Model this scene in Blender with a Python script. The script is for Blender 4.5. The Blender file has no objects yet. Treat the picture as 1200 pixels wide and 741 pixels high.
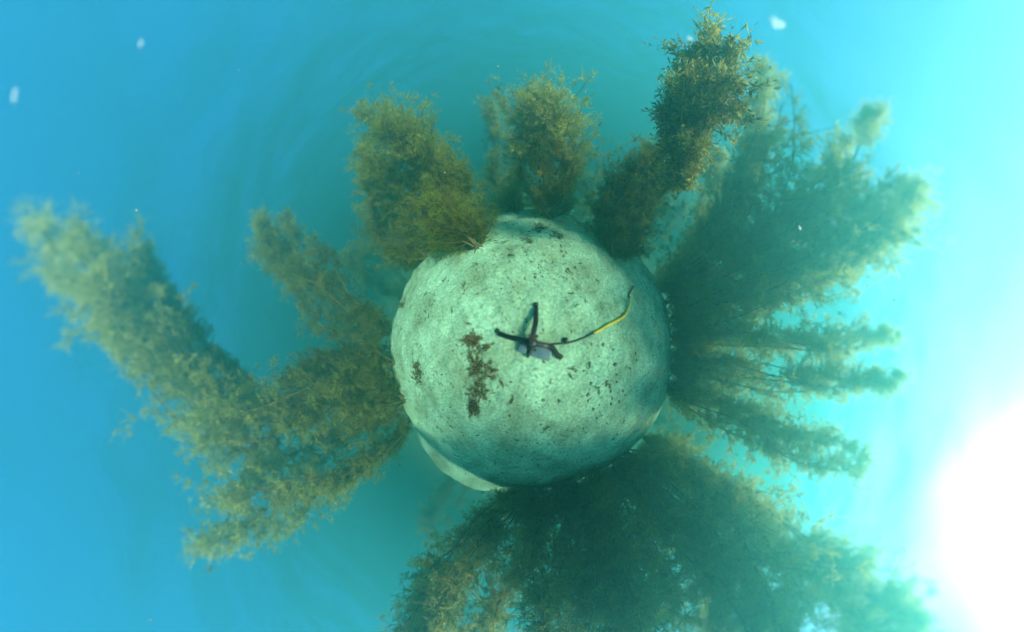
import bpy, bmesh, math, random
import numpy as np
from mathutils import Vector

random.seed(7)
rng = np.random.default_rng(11)
R = math.radians
scene = bpy.context.scene
C = scene.collection

# ------------------------------------------------------------------ camera
# The photograph is a "little planet": a 360 degree camera standing on a small tripod on the
# sea bed, looking straight down, in stereographic projection. The lens polynomial below is
# that projection (theta = 2 atan(r / TWO_F)).
TWO_F = 226.0            # image circle scale, in photograph pixels (1200 wide)
NX, NY = 623.0, 409.0    # where the straight-down direction falls in the picture
CAM_Z = 0.50
MM = 36.0 / 1200.0
rr_ = np.linspace(0.0, 790.0, 500)
th_ = 2 * np.arctan(rr_ / TWO_F)
A_ = np.stack([(rr_ * MM) ** k for k in (1, 2, 3, 4)], axis=1)
w_ = np.where(rr_ < 300, 2.0, 1.0)
coef = np.linalg.lstsq(A_ * w_[:, None], th_ * w_, rcond=None)[0]
cam = bpy.data.cameras.new('camera')
cam.type = 'PANO'
cam.panorama_type = 'FISHEYE_LENS_POLYNOMIAL'
cam.fisheye_fov = 2 * math.pi
cam.sensor_fit = 'HORIZONTAL'
cam.sensor_width = 36.0
cam.fisheye_polynomial_k0 = 0.0
cam.fisheye_polynomial_k1 = -float(coef[0])
cam.fisheye_polynomial_k2 = -float(coef[1])
cam.fisheye_polynomial_k3 = -float(coef[2])
cam.fisheye_polynomial_k4 = -float(coef[3])
cam.shift_x = -(NX - 600.0) / 1200.0
cam.shift_y = (NY - 370.5) / 741.0
cam.dof.use_dof = True           # wide-open lens focused on the nearest fronds; farther plumes go soft
cam.dof.focus_distance = 1.1
cam.dof.aperture_fstop = 3.0
cam.clip_start = 0.01
cam.clip_end = 500.0
camo = bpy.data.objects.new('camera', cam)
C.objects.link(camo)
camo.location = (0, 0, CAM_Z)
scene.camera = camo
CAM = np.array([0.0, 0.0, CAM_Z])


def direction(px, py):
    """Unit direction seen at a place in the photograph."""
    dx, dy = px - NX, -(py - NY)
    r = math.hypot(dx, dy)
    q = r * MM
    t = coef[0] * q + coef[1] * q ** 2 + coef[2] * q ** 3 + coef[3] * q ** 4
    if r < 1e-6:
        return np.array([0.0, 0.0, -1.0])
    return np.array([math.sin(t) * dx / r, math.sin(t) * dy / r, -math.cos(t)])


def px_per_rad(px, py):
    r = math.hypot(px - NX, py - NY)
    return TWO_F / 2 * (1 + (r / TWO_F) ** 2)


# ------------------------------------------------------------------ sky, sun, exposure
SUN_PX = (1214, 604)
sd = direction(*SUN_PX)
SUN_EL = math.asin(sd[2])
SUN_AZ = math.atan2(sd[1], sd[0])
world = bpy.data.worlds.new('World')
scene.world = world
world.use_nodes = True
wn = world.node_tree
wl = wn.links
bg = wn.nodes['Background']
sky = wn.nodes.new('ShaderNodeTexSky')
sky.sky_type = 'NISHITA'
sky.sun_disc = False
sky.sun_elevation = SUN_EL
sky.sun_rotation = math.pi / 2 - SUN_AZ
sky.air_density = 1.0
sky.dust_density = 0.6
sky.ozone_density = 6.0
# the sun's own bright aureole, spread by the thin haze in the sky
tc = wn.nodes.new('ShaderNodeTexCoord')
dot = wn.nodes.new('ShaderNodeVectorMath'); dot.operation = 'DOT_PRODUCT'
dot.inputs[1].default_value = tuple(sd)
wl.new(tc.outputs['Generated'], dot.inputs[0])
mx = wn.nodes.new('ShaderNodeMath'); mx.operation = 'MAXIMUM'; mx.inputs[1].default_value = 0.0
wl.new(dot.outputs['Value'], mx.inputs[0])
core = wn.nodes.new('ShaderNodeMath'); core.operation = 'POWER'; core.inputs[1].default_value = 200.0
wl.new(mx.outputs[0], core.inputs[0])
core2 = wn.nodes.new('ShaderNodeMath'); core2.operation = 'MULTIPLY'; core2.inputs[1].default_value = 20.0
wl.new(core.outputs[0], core2.inputs[0])
halo = wn.nodes.new('ShaderNodeMath'); halo.operation = 'POWER'; halo.inputs[1].default_value = 8.0
wl.new(mx.outputs[0], halo.inputs[0])
halo2 = wn.nodes.new('ShaderNodeMath'); halo2.operation = 'MULTIPLY_ADD'; halo2.inputs[1].default_value = 4.5
wl.new(halo.outputs[0], halo2.inputs[0]); wl.new(core2.outputs[0], halo2.inputs[2])
addg = wn.nodes.new('ShaderNodeMixRGB'); addg.blend_type = 'ADD'; addg.inputs[0].default_value = 1.0
blue = wn.nodes.new('ShaderNodeMixRGB'); blue.blend_type = 'MULTIPLY'; blue.inputs[0].default_value = 1.0
blue.inputs[2].default_value = (0.09, 0.73, 1.0, 1)      # deep clear blue sky
wl.new(sky.outputs[0], blue.inputs[1])
wl.new(blue.outputs[0], addg.inputs[1]); wl.new(halo2.outputs[0], addg.inputs[2])
wl.new(addg.outputs[0], bg.inputs['Color'])
bg.inputs['Strength'].default_value = 0.15

sun = bpy.data.lights.new('sun', 'SUN')
sun.energy = 5.0
sun.angle = R(11.0)
sun.color = (1.0, 0.93, 0.68)
suno = bpy.data.objects.new('sun', sun)
C.objects.link(suno)
suno.rotation_euler = Vector(sd).to_track_quat('Z', 'Y').to_euler()

vs = scene.view_settings
vs.view_transform = 'Standard'
vs.look = 'None'
vs.gamma = 1.0
vs.use_curve_mapping = False
vs.exposure = 1.8
cy = scene.cycles
cy.use_denoising = True
cy.max_bounces = 10
cy.diffuse_bounces = 5
cy.glossy_bounces = 3
cy.transmission_bounces = 4
cy.volume_bounces = 2
cy.transparent_max_bounces = 12
cy.sample_clamp_indirect = 4.0
cy.use_adaptive_sampling = True
cy.adaptive_threshold = 0.025

# ------------------------------------------------------------------ helpers


def tag(o, label=None, cat=None, group=None, kind=None):
    if label: o['label'] = label
    if cat: o['category'] = cat
    if group: o['group'] = group
    if kind: o['kind'] = kind
    return o


def mesh_obj(name, verts, faces, material, parent=None, smooth=True, tone=None):
    me = bpy.data.meshes.new(name)
    verts = np.asarray(verts, dtype=np.float64)
    if isinstance(faces, np.ndarray):
        n, k = faces.shape
        me.vertices.add(len(verts)); me.vertices.foreach_set('co', verts.ravel())
        me.loops.add(n * k); me.loops.foreach_set('vertex_index', faces.astype(np.int32).ravel())
        me.polygons.add(n); me.polygons.foreach_set('loop_start', np.arange(n, dtype=np.int32) * k)
        me.update(calc_edges=True)
    else:
        me.from_pydata([tuple(v) for v in verts], [], faces)
        me.update()
    if smooth:
        me.polygons.foreach_set('use_smooth', np.ones(len(me.polygons), dtype=bool))
    if tone is not None:
        at_ = me.attributes.new('tone', 'FLOAT', 'POINT')
        at_.data.foreach_set('value', np.asarray(tone, dtype=np.float32))
    me.materials.append(material)
    o = bpy.data.objects.new(name, me)
    C.objects.link(o)
    if parent is not None:
        o.parent = parent
        o.matrix_parent_inverse.identity()
        o.location = -Vector(parent.location)
    return o


def empty(name, loc):
    o = bpy.data.objects.new(name, None)
    o.empty_display_size = 0.1
    o.location = Vector(tuple(float(v) for v in loc))
    C.objects.link(o)
    return o


_H = rng.random((256, 256))


def vnoise(x, y):
    x = np.asarray(x, dtype=float); y = np.asarray(y, dtype=float)
    xi = np.floor(x).astype(int); yi = np.floor(y).astype(int)
    fx = x - xi; fy = y - yi
    fx = fx * fx * (3 - 2 * fx); fy = fy * fy * (3 - 2 * fy)
    a = _H[xi % 256, yi % 256]; b = _H[(xi + 1) % 256, yi % 256]
    c = _H[xi % 256, (yi + 1) % 256]; d = _H[(xi + 1) % 256, (yi + 1) % 256]
    return (a * (1 - fx) + b * fx) * (1 - fy) + (c * (1 - fx) + d * fx) * fy - 0.5


def sstep(a, b, x):
    t = np.clip((x - a) / (b - a), 0, 1)
    return t * t * (3 - 2 * t)


def ridge(x, y, px, py, dist, width, length, hgt):
    d = direction(px, py); az = math.atan2(d[1], d[0])
    u = x * math.cos(az) + y * math.sin(az) - dist
    v = -x * math.sin(az) + y * math.cos(az)
    return hgt * np.exp(-(u / width) ** 2 - (v / length) ** 2)


def height(x, y):
    x = np.asarray(x, dtype=float); y = np.asarray(y, dtype=float)
    r = np.hypot(x, y)
    z = -1.25 * sstep(1.30, 4.2, r)
    z = z + 0.05 * vnoise(x * 1.1 + 13, y * 1.1 + 40) + 0.028 * vnoise(x * 3.1 + 3, y * 3.1 + 7)
    z = z + 0.022 * vnoise(x * 8 + 71, y * 8 + 5) + 0.014 * vnoise(x * 19 + 9, y * 19 + 31) + 0.007 * vnoise(x * 42, y * 42 + 90)
    z = z + ridge(x, y, 535, 570, 2.35, 0.28, 1.45, 0.30)
    return z


def ground(px, py):
    """Point of the sea bed seen at a place of the photograph (or the crest nearest that direction)."""
    d = direction(px, py)
    lo, step = 0.05, 0.05
    for _ in range(3):                      # coarse march, then finer inside the step that meets the sand
        t = lo + step * np.arange(0, 240 if step > 0.04 else 12)
        P = CAM[None] + d[None] * t[:, None]
        hit = np.where(P[:, 2] <= height(P[:, 0], P[:, 1]))[0]
        if not len(hit): return None
        lo = t[max(hit[0] - 1, 0)]; step /= 10
    p = P[hit[0]]
    return np.array([p[0], p[1], float(height(p[0], p[1]))])


def at(px, py, dist):
    """Point in that direction at the given horizontal distance from the tripod."""
    d = direction(px, py)
    h = math.hypot(d[0], d[1])
    return CAM + d * (dist / h)


# ------------------------------------------------------------------ materials


def new_mat(name):
    m = bpy.data.materials.new(name)
    m.use_nodes = True
    return m, m.node_tree.nodes, m.node_tree.links, m.node_tree.nodes['Principled BSDF']


def sand_material():
    m, n, l, p = new_mat('sand')
    tc = n.new('ShaderNodeTexCoord')
    a = n.new('ShaderNodeTexNoise'); a.inputs['Scale'].default_value = 3.2; a.inputs['Detail'].default_value = 8; a.inputs['Roughness'].default_value = 0.68
    b = n.new('ShaderNodeTexNoise'); b.inputs['Scale'].default_value = 26; b.inputs['Detail'].default_value = 6; b.inputs['Roughness'].default_value = 0.7
    g = n.new('ShaderNodeTexNoise'); g.inputs['Scale'].default_value = 62; g.inputs['Detail'].default_value = 6
    for t in (a, b, g): l.new(tc.outputs['Object'], t.inputs['Vector'])
    r1 = n.new('ShaderNodeValToRGB')
    r1.color_ramp.elements[0].position = 0.36; r1.color_ramp.elements[0].color = (0.24, 0.36, 0.19, 1)
    r1.color_ramp.elements[1].position = 0.61; r1.color_ramp.elements[1].color = (0.46, 0.76, 0.46, 1)
    l.new(a.outputs['Fac'], r1.inputs['Fac'])
    # scattered dark algal grains and scraps
    r2 = n.new('ShaderNodeValToRGB')
    r2.color_ramp.elements[0].position = 0.55; r2.color_ramp.elements[0].color = (0, 0, 0, 1)
    r2.color_ramp.elements[1].position = 0.70; r2.color_ramp.elements[1].color = (1, 1, 1, 1)
    l.new(b.outputs['Fac'], r2.inputs['Fac'])
    mm = n.new('ShaderNodeMixRGB'); mm.inputs[2].default_value = (0.13, 0.12, 0.06, 1)
    ml = n.new('ShaderNodeMath'); ml.operation = 'MULTIPLY'; ml.inputs[1].default_value = 0.75
    l.new(r2.outputs['Color'], ml.inputs[0]); l.new(ml.outputs[0], mm.inputs[0]); l.new(r1.outputs['Color'], mm.inputs[1])
    r3 = n.new('ShaderNodeMapRange'); r3.inputs[1].default_value = 0.3; r3.inputs[2].default_value = 0.7
    r3.inputs[3].default_value = 0.66; r3.inputs[4].default_value = 1.2
    l.new(g.outputs['Fac'], r3.inputs[0])
    mg = n.new('ShaderNodeMixRGB'); mg.blend_type = 'MULTIPLY'; mg.inputs[0].default_value = 1
    l.new(mm.outputs[0], mg.inputs[1]); l.new(r3.outputs[0], mg.inputs[2])
    l.new(mg.outputs[0], p.inputs['Base Color'])
    p.inputs['Roughness'].default_value = 0.95
    p.inputs['Specular IOR Level'].default_value = 0.15
    bp = n.new('ShaderNodeBump'); bp.inputs['Strength'].default_value = 0.6; bp.inputs['Distance'].default_value = 0.02
    l.new(b.outputs['Fac'], bp.inputs['Height']); l.new(bp.outputs[0], p.inputs['Normal'])
    return m


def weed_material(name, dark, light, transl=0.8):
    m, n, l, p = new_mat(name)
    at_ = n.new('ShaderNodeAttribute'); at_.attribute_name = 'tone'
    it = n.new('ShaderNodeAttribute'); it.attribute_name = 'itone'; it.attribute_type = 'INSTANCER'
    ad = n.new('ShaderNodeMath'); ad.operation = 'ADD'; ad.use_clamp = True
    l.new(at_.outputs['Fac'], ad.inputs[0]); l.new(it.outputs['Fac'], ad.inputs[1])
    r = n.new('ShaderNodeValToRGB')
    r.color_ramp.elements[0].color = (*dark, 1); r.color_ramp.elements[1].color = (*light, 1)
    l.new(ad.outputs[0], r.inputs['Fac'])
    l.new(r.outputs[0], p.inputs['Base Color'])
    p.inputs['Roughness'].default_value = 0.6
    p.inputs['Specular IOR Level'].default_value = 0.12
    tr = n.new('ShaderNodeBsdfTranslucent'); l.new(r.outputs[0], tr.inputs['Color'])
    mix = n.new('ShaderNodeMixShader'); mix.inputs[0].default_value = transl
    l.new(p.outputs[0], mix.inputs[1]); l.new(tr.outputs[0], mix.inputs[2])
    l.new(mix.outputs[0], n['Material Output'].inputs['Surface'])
    return m


def plain(name, col, rough=0.6, noise=0.25, scale=30, metallic=0.0):
    m, n, l, p = new_mat(name)
    tc = n.new('ShaderNodeTexCoord'); t = n.new('ShaderNodeTexNoise')
    t.inputs['Scale'].default_value = scale; t.inputs['Detail'].default_value = 5
    l.new(tc.outputs['Object'], t.inputs['Vector'])
    mr = n.new('ShaderNodeMapRange'); mr.inputs[1].default_value = 0.3; mr.inputs[2].default_value = 0.7
    mr.inputs[3].default_value = 1 - noise; mr.inputs[4].default_value = 1 + noise
    l.new(t.outputs['Fac'], mr.inputs[0])
    x = n.new('ShaderNodeMixRGB'); x.blend_type = 'MULTIPLY'; x.inputs[0].default_value = 1
    x.inputs[1].default_value = (*col, 1); l.new(mr.outputs[0], x.inputs[2])
    l.new(x.outputs[0], p.inputs['Base Color'])
    p.inputs['Roughness'].default_value = rough
    p.inputs['Metallic'].default_value = metallic
    return m


M_sand = sand_material()
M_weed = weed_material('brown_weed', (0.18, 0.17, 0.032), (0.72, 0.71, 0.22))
M_weed_fresh = weed_material('olive_weed', (0.115, 0.108, 0.014), (0.64, 0.62, 0.11))
M_weed_dark = weed_material('dark_weed', (0.155, 0.145, 0.03), (0.68, 0.66, 0.19))
M_frond = weed_material('brown_frond', (0.08, 0.07, 0.014), (0.58, 0.52, 0.12), 0.6)
M_mat = weed_material('dead_mat', (0.09, 0.08, 0.03), (0.27, 0.24, 0.11), 0.3)
M_stem = plain('weed_stem', (0.17, 0.125, 0.04), 0.6)
M_black = plain('black_plastic', (0.012, 0.013, 0.014), 0.45, 0.3)
M_lead = plain('grey_weight', (0.085, 0.16, 0.17), 0.5, 0.3, 40)
M_yellow = plain('yellow_rope', (0.85, 0.58, 0.01), 0.6, 0.2, 60)
M_scrap = plain('dead_weed', (0.12, 0.085, 0.03), 0.8, 0.4, 25)
M_pebble = plain('dark_pebble', (0.17, 0.19, 0.11), 0.8, 0.4, 30)
M_fleck = weed_material('pale_fleck', (0.9, 0.9, 0.9), (0.9, 0.9, 0.9), 0.8)
_n = M_fleck.node_tree.nodes; _l = M_fleck.node_tree.links
_t = _n.new('ShaderNodeBsdfTransparent'); _w = _n.new('ShaderNodeLayerWeight'); _w.inputs['Blend'].default_value = 0.5
_m = _n.new('ShaderNodeMixShader')
_src = _n['Material Output'].inputs['Surface'].links[0].from_socket
_mr = _n.new('ShaderNodeMapRange'); _mr.inputs[1].default_value = 0.1; _mr.inputs[2].default_value = 0.8; _mr.inputs[3].default_value = 0.35; _mr.inputs[4].default_value = 1.0
_l.new(_w.outputs['Facing'], _mr.inputs[0]); _l.new(_mr.outputs[0], _m.inputs[0])
_l.new(_src, _m.inputs[1]); _l.new(_t.outputs[0], _m.inputs[2]); _l.new(_m.outputs[0], _n['Material Output'].inputs['Surface'])
M_speck = weed_material('speck', (0.8, 0.8, 0.75), (0.8, 0.8, 0.75), 0.5)

# ------------------------------------------------------------------ sea bed
NA = 420
radii = [0.0]
r_ = 0.03
while r_ < 75:
    radii.append(r_)
    r_ += 0.016 if r_ < 2.4 else 0.016 + (r_ - 2.4) * 0.045
rad = np.array(radii[1:])
ang = np.linspace(0, 2 * math.pi, NA, endpoint=False)
gx = (rad[:, None] * np.cos(ang)[None, :]).ravel()
gy = (rad[:, None] * np.sin(ang)[None, :]).ravel()
gv = np.stack([gx, gy, height(gx, gy)], axis=1)
gv = np.vstack([gv, [[0, 0, float(height(0, 0))]]])
nr = len(rad)
ii, jj = np.meshgrid(np.arange(nr - 1), np.arange(NA), indexing='ij')
ii = ii.ravel(); jj = jj.ravel(); j2 = (jj + 1) % NA
quads = np.stack([ii * NA + jj, (ii + 1) * NA + jj, (ii + 1) * NA + j2, ii * NA + j2], axis=1)
apex = nr * NA
faces = quads.tolist() + [[apex, j, (j + 1) % NA] for j in range(NA)]
seabed = mesh_obj('seabed', gv, faces, M_sand)
tag(seabed, 'pale sandy sea bed scattered with dark weed scraps', kind='structure')

# ------------------------------------------------------------------ water surface overhead
SURF_Z = 3.3


def surface_material():
    m = bpy.data.materials.new('water_surface')
    m.use_nodes = True
    n = m.node_tree.nodes; l = m.node_tree.links
    n.clear()
    out = n.new('ShaderNodeOutputMaterial')
    tr = n.new('ShaderNodeBsdfTransparent'); tr.inputs['Color'].default_value = (0.86, 0.96, 1.0, 1)
    gl = n.new('ShaderNodeBsdfGlossy'); gl.inputs['Color'].default_value = (0.4, 0.9, 0.95, 1); gl.inputs['Roughness'].default_value = 0.3
    lw = n.new('ShaderNodeLayerWeight'); lw.inputs['Blend'].default_value = 0.5
    # total internal reflection sets in beyond about 48 degrees, softened by wavelets too fine to model
    fr = n.new('ShaderNodeMapRange'); fr.interpolation_type = 'SMOOTHSTEP'
    fr.inputs[1].default_value = 0.10; fr.inputs[2].default_value = 0.75; fr.inputs[3].default_value = 0.03; fr.inputs[4].default_value = 0.9
    l.new(lw.outputs['Facing'], fr.inputs[0])
    mix = n.new('ShaderNodeMixShader')
    l.new(fr.outputs[0], mix.inputs[0]); l.new(tr.outputs[0], mix.inputs[1]); l.new(gl.outputs[0], mix.inputs[2])
    l.new(mix.outputs[0], out.inputs['Surface'])
    return m


def surf_h(x, y):
    z = 0.16 * vnoise(x * 0.8 + 5, y * 1.1 + 3) + 0.09 * vnoise(x * 1.9 + 1, y * 2.6 + 8)
    z = z + 0.035 * vnoise(x * 4.6 + 20, y * 6.0 + 2) + 0.012 * vnoise(x * 11, y * 13 + 4)
    return 0.6 * z


sx = np.concatenate([-np.geomspace(90, 12, 14)[:-1], np.linspace(-12, 12, 300), np.geomspace(12, 90, 14)[1:]])
SX, SY = np.meshgrid(sx, sx, indexing='ij')
fade = 1 - sstep(11, 14, np.maximum(np.abs(SX), np.abs(SY)))
SZ = SURF_Z + surf_h(SX, SY) * fade
sv = np.stack([SX.ravel(), SY.ravel(), SZ.ravel()], axis=1)
ns = len(sx)
ii, jj = np.meshgrid(np.arange(ns - 1), np.arange(ns - 1), indexing='ij'); ii = ii.ravel(); jj = jj.ravel()
sq = np.stack([ii * ns + jj, (ii + 1) * ns + jj, (ii + 1) * ns + jj + 1, ii * ns + jj + 1], axis=1)
surf = mesh_obj('water_surface', sv, sq, surface_material())
tag(surf, 'rippled blue water surface overhead, seen from below', kind='structure')

# ------------------------------------------------------------------ seaweed


def sprig(seed, nleaf=14, leaf_len=0.34, leaf_w=0.125, bladders=1):
    """A unit-length twig along +Z with lance-shaped leaves and small round floats."""
    g = np.random.default_rng(seed)
    V = []; F = []; T = []
    # twig: a slim three-sided spike
    pts = [np.array([g.normal(0, 0.05) * min(k, 1), g.normal(0, 0.05) * min(k, 1), k / 3.0 * 0.8]) for k in range(4)]
    for a in range(3):
        V.append(0.02 * np.array([math.cos(a * 2.094), math.sin(a * 2.094), 0])); T.append(-0.25)
    V.append(pts[3]); T.append(-0.1)
    for a in range(3): F.append((a, (a + 1) % 3, 3))
    for i in range(nleaf):
        t = (i + 0.6) / nleaf
        s = t * 3; k = min(int(s), 2); p = pts[k] + (pts[k + 1] - pts[k]) * (s - k)
        az = i * 2.4 + g.normal(0, 0.4)
        el = 0.15 + 0.7 * t + g.normal(0, 0.3)
        d = np.array([math.cos(az) * math.cos(el), math.sin(az) * math.cos(el), math.sin(el)])
        side = np.cross(d, g.normal(0, 1, 3)); side /= np.linalg.norm(side)
        L = leaf_len * (1.15 - 0.55 * t) * g.uniform(0.7, 1.25); w = leaf_w * g.uniform(0.7, 1.2)
        up = np.cross(side, d)
        b0 = len(V)
        V += [p, p + d * L * 0.45 + side * w * 0.5 + up * 0.02, p + d * L + up * g.normal(0, 0.06), p + d * L * 0.45 - side * w * 0.5 + up * 0.02]
        tt = g.normal(0, 0.10) + 0.25 * t
        T += [tt - 0.1, tt, tt + 0.1, tt]
        F += [(b0, b0 + 1, b0 + 2), (b0, b0 + 2, b0 + 3)]
    for i in range(bladders):
        t = g.uniform(0.3, 0.9); s = t * 3; k = min(int(s), 2); p = pts[k] + (pts[k + 1] - pts[k]) * (s - k)
        c = p + g.normal(0, 0.09, 3); q = 0.032
        b0 = len(V)
        for d in ((1, 1, 1), (1, -1, -1), (-1, 1, -1), (-1, -1, 1)): V.append(c + q * np.array(d)); T.append(0.3)
        for (a, b, e) in ((0, 1, 2), (0, 3, 1), (0, 2, 3), (1, 3, 2)): F.append((b0 + a, b0 + b, b0 + e))
    return np.array(V), np.array(F, dtype=np.int64), np.array(T)


SPRIGS = [sprig(100 + k) for k in range(6)]
SPRIGS_BIG = [sprig(200 + k, 12, 0.38, 0.085, 1) for k in range(5)]


def tuft_mesh(seed, material, ntwig=6, nleaf=15, leaf=0.15, width=0.042, wild=0.0):
    """A feathery unit-size tuft: forked twigs set with small lance-shaped leaves and round floats."""
    g = np.random.default_rng(seed)
    V = []; F = []; T = []
    for w in range(ntwig):
        o0 = np.array([0, 0, 0.42 * w / ntwig])
        az = w * 2.4 + g.normal(0, 0.3); el = g.uniform(0.2, 1.2) if w else 1.45
        d0 = np.array([math.cos(az) * math.cos(el), math.sin(az) * math.cos(el), math.sin(el)])
        bend = g.normal(0, 0.22, 3) + np.array([0, 0, 0.15])
        L = (0.85 if w == 0 else g.uniform(0.4, 0.75))
        path = lambda t: o0 + d0 * L * t + bend * L * t * t
        sd3 = np.cross(d0, g.normal(0, 1, 3)); sd3 /= np.linalg.norm(sd3)
        b0 = len(V); V += [path(0) - sd3 * 0.012, path(0) + sd3 * 0.012, path(0.55) + sd3 * 0.009, path(1.0), path(0.55) - sd3 * 0.009]
        T += [-0.25, -0.25, -0.2, -0.1, -0.2]; F += [(b0, b0 + 1, b0 + 2), (b0, b0 + 2, b0 + 4), (b0 + 4, b0 + 2, b0 + 3)]
        for i in range(nleaf):
            t = (i + g.uniform(0.2, 0.9)) / nleaf; p = path(t)
            d = d0 * g.uniform(0.1, 0.9) + g.normal(0, 0.6 + wild, 3); d /= np.linalg.norm(d)
            side = np.cross(d, g.normal(0, 1, 3)); side /= np.linalg.norm(side); up = np.cross(side, d)
            l_ = leaf * g.uniform(0.55, 1.35) * (1.1 - 0.35 * t); w_ = width * g.uniform(0.7, 1.3)
            b0 = len(V)
            V += [p, p + d * l_ * 0.5 + side * w_ * 0.5, p + d * l_ + up * g.normal(0, 0.02), p + d * l_ * 0.5 - side * w_ * 0.5]
            tt = g.normal(0, 0.12) + 0.28 * t - 0.05
            T += [tt - 0.08, tt, tt + 0.1, tt]; F += [(b0, b0 + 1, b0 + 2), (b0, b0 + 2, b0 + 3)]
        c = path(g.uniform(0.4, 0.95)) + g.normal(0, 0.03, 3); q = 0.016; b0 = len(V)
        for d in ((1, 1, 1), (1, -1, -1), (-1, 1, -1), (-1, -1, 1)): V.append(c + q * np.array(d)); T.append(0.35)
        F += [(b0, b0 + 1, b0 + 2), (b0, b0 + 3, b0 + 1), (b0, b0 + 2, b0 + 3), (b0 + 1, b0 + 3, b0 + 2)]
    me = bpy.data.meshes.new('tuft'); me.from_pydata([tuple(v) for v in V], [], F); me.update()
    a_ = me.attributes.new('tone', 'FLOAT', 'POINT'); a_.data.foreach_set('value', np.array(T, dtype=np.float32))
    me.materials.append(material)
    return bpy.data.objects.new('tuft', me)


def tuft_set(material, seed, **kw):
    col = bpy.data.collections.new('tufts')          # kinds of leaf tuft, only used through the foliage below
    for k in range(6): col.objects.link(tuft_mesh(seed + k, material, **kw))
    return col


_groups = {}


def foliage_nodes(col):
    if col.name in _groups: return _groups[col.name]
    ng = bpy.data.node_groups.new('foliage', 'GeometryNodeTree')
    ng.interface.new_socket('Geometry', in_out='INPUT', socket_type='NodeSocketGeometry')
    ng.interface.new_socket('Geometry', in_out='OUTPUT', socket_type='NodeSocketGeometry')
    N = ng.nodes; K = ng.links
    gi = N.new('NodeGroupInput'); go = N.new('NodeGroupOutput')
    ci = N.new('GeometryNodeCollectionInfo'); ci.inputs['Collection'].default_value = col
    ci.inputs['Separate Children'].default_value = True; ci.inputs['Reset Children'].default_value = True
    ip = N.new('GeometryNodeInstanceOnPoints'); ip.inputs['Pick Instance'].default_value = True

    def attr(name, t):
        a = N.new('GeometryNodeInputNamedAttribute'); a.data_type = t; a.inputs['Name'].default_value = name
        return [o for o in a.outputs if o.enabled and o.name == 'Attribute'][0]
    e2r = N.new('FunctionNodeEulerToRotation')
    K.new(attr('rot', 'FLOAT_VECTOR'), e2r.inputs[0])
    K.new(e2r.outputs[0], ip.inputs['Rotation'])
    K.new(attr('scl', 'FLOAT'), ip.inputs['Scale'])
    K.new(attr('kindex', 'INT'), ip.inputs['Instance Index'])
    K.new(gi.outputs[0], ip.inputs['Points']); K.new(ci.outputs[0], ip.inputs['Instance'])
    K.new(ip.outputs[0], go.inputs[0])
    _groups[col.name] = ng
    return ng


def foliage(pos, dirs, scale, tone, col, g, parent):
    Rm = frames(dirs, g)
    b = -np.arcsin(np.clip(Rm[:, 2, 0], -1, 1)); a = np.arctan2(Rm[:, 2, 1], Rm[:, 2, 2]); c = np.arctan2(Rm[:, 1, 0], Rm[:, 0, 0])
    me = bpy.data.meshes.new('foliage'); me.vertices.add(len(pos)); me.vertices.foreach_set('co', pos.ravel())
    for nm, ty, key, val in (('rot', 'FLOAT_VECTOR', 'vector', np.stack([a, b, c], axis=1)), ('scl', 'FLOAT', 'value', scale),
                             ('itone', 'FLOAT', 'value', tone), ('kindex', 'INT', 'value', g.integers(0, 6, len(pos)))):
        at_ = me.attributes.new(nm, ty, 'POINT')
        at_.data.foreach_set(key, np.ascontiguousarray(val, dtype=np.int32 if ty == 'INT' else np.float32).ravel())
    me.update()
    o = bpy.data.objects.new('foliage', me); C.objects.link(o); o.parent = parent; o.location = -Vector(parent.location)
    md = o.modifiers.new('foliage', 'NODES'); md.node_group = foliage_nodes(col)
    return o


def frames(dirs, g):
    z = dirs / np.linalg.norm(dirs, axis=1, keepdims=True)
    h = g.normal(0, 1, z.shape)
    x = np.cross(h, z); x /= np.linalg.norm(x, axis=1, keepdims=True)
    y = np.cross(z, x)
    return np.stack([x, y, z], axis=2)       # columns


def scatter(pos, dirs, scale, tone, kinds, g):
    Vs = []; Fs = []; Ts = []; off = 0
    which = g.integers(0, len(kinds), len(pos))
    for k, (V, F, T) in enumerate(kinds):
        s = np.where(which == k)[0]
        if not len(s): continue
        Rm = frames(dirs[s], g)
        P = np.einsum('nij,vj->nvi', Rm, V) * scale[s][:, None, None] + pos[s][:, None, :]
        n, v = P.shape[:2]
        Vs.append(P.reshape(-1, 3))
        Fs.append((F[None] + (np.arange(n) * v)[:, None, None] + off).reshape(-1, 3))
        Ts.append(np.clip(tone[s][:, None] + T[None], 0, 1).ravel())
        off += n * v
    return np.vstack(Vs), np.vstack(Fs), np.concatenate(Ts)


def smooth_path(pts, n):
    P = np.array(pts, dtype=float)
    P = np.vstack([2 * P[0] - P[1], P, 2 * P[-1] - P[-2]])
    out = []
    m = len(P) - 3
    for t in np.linspace(0, m - 1e-6, n):
        i = int(t); f = t - i
        a, b, c, d = P[i], P[i + 1], P[i + 2], P[i + 3]
        out.append(0.5 * ((2 * b) + (c - a) * f + (2 * a - 5 * b + 4 * c - d) * f * f + (3 * b - a - 3 * c + d) * f ** 3))
    return np.array(out)


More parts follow.
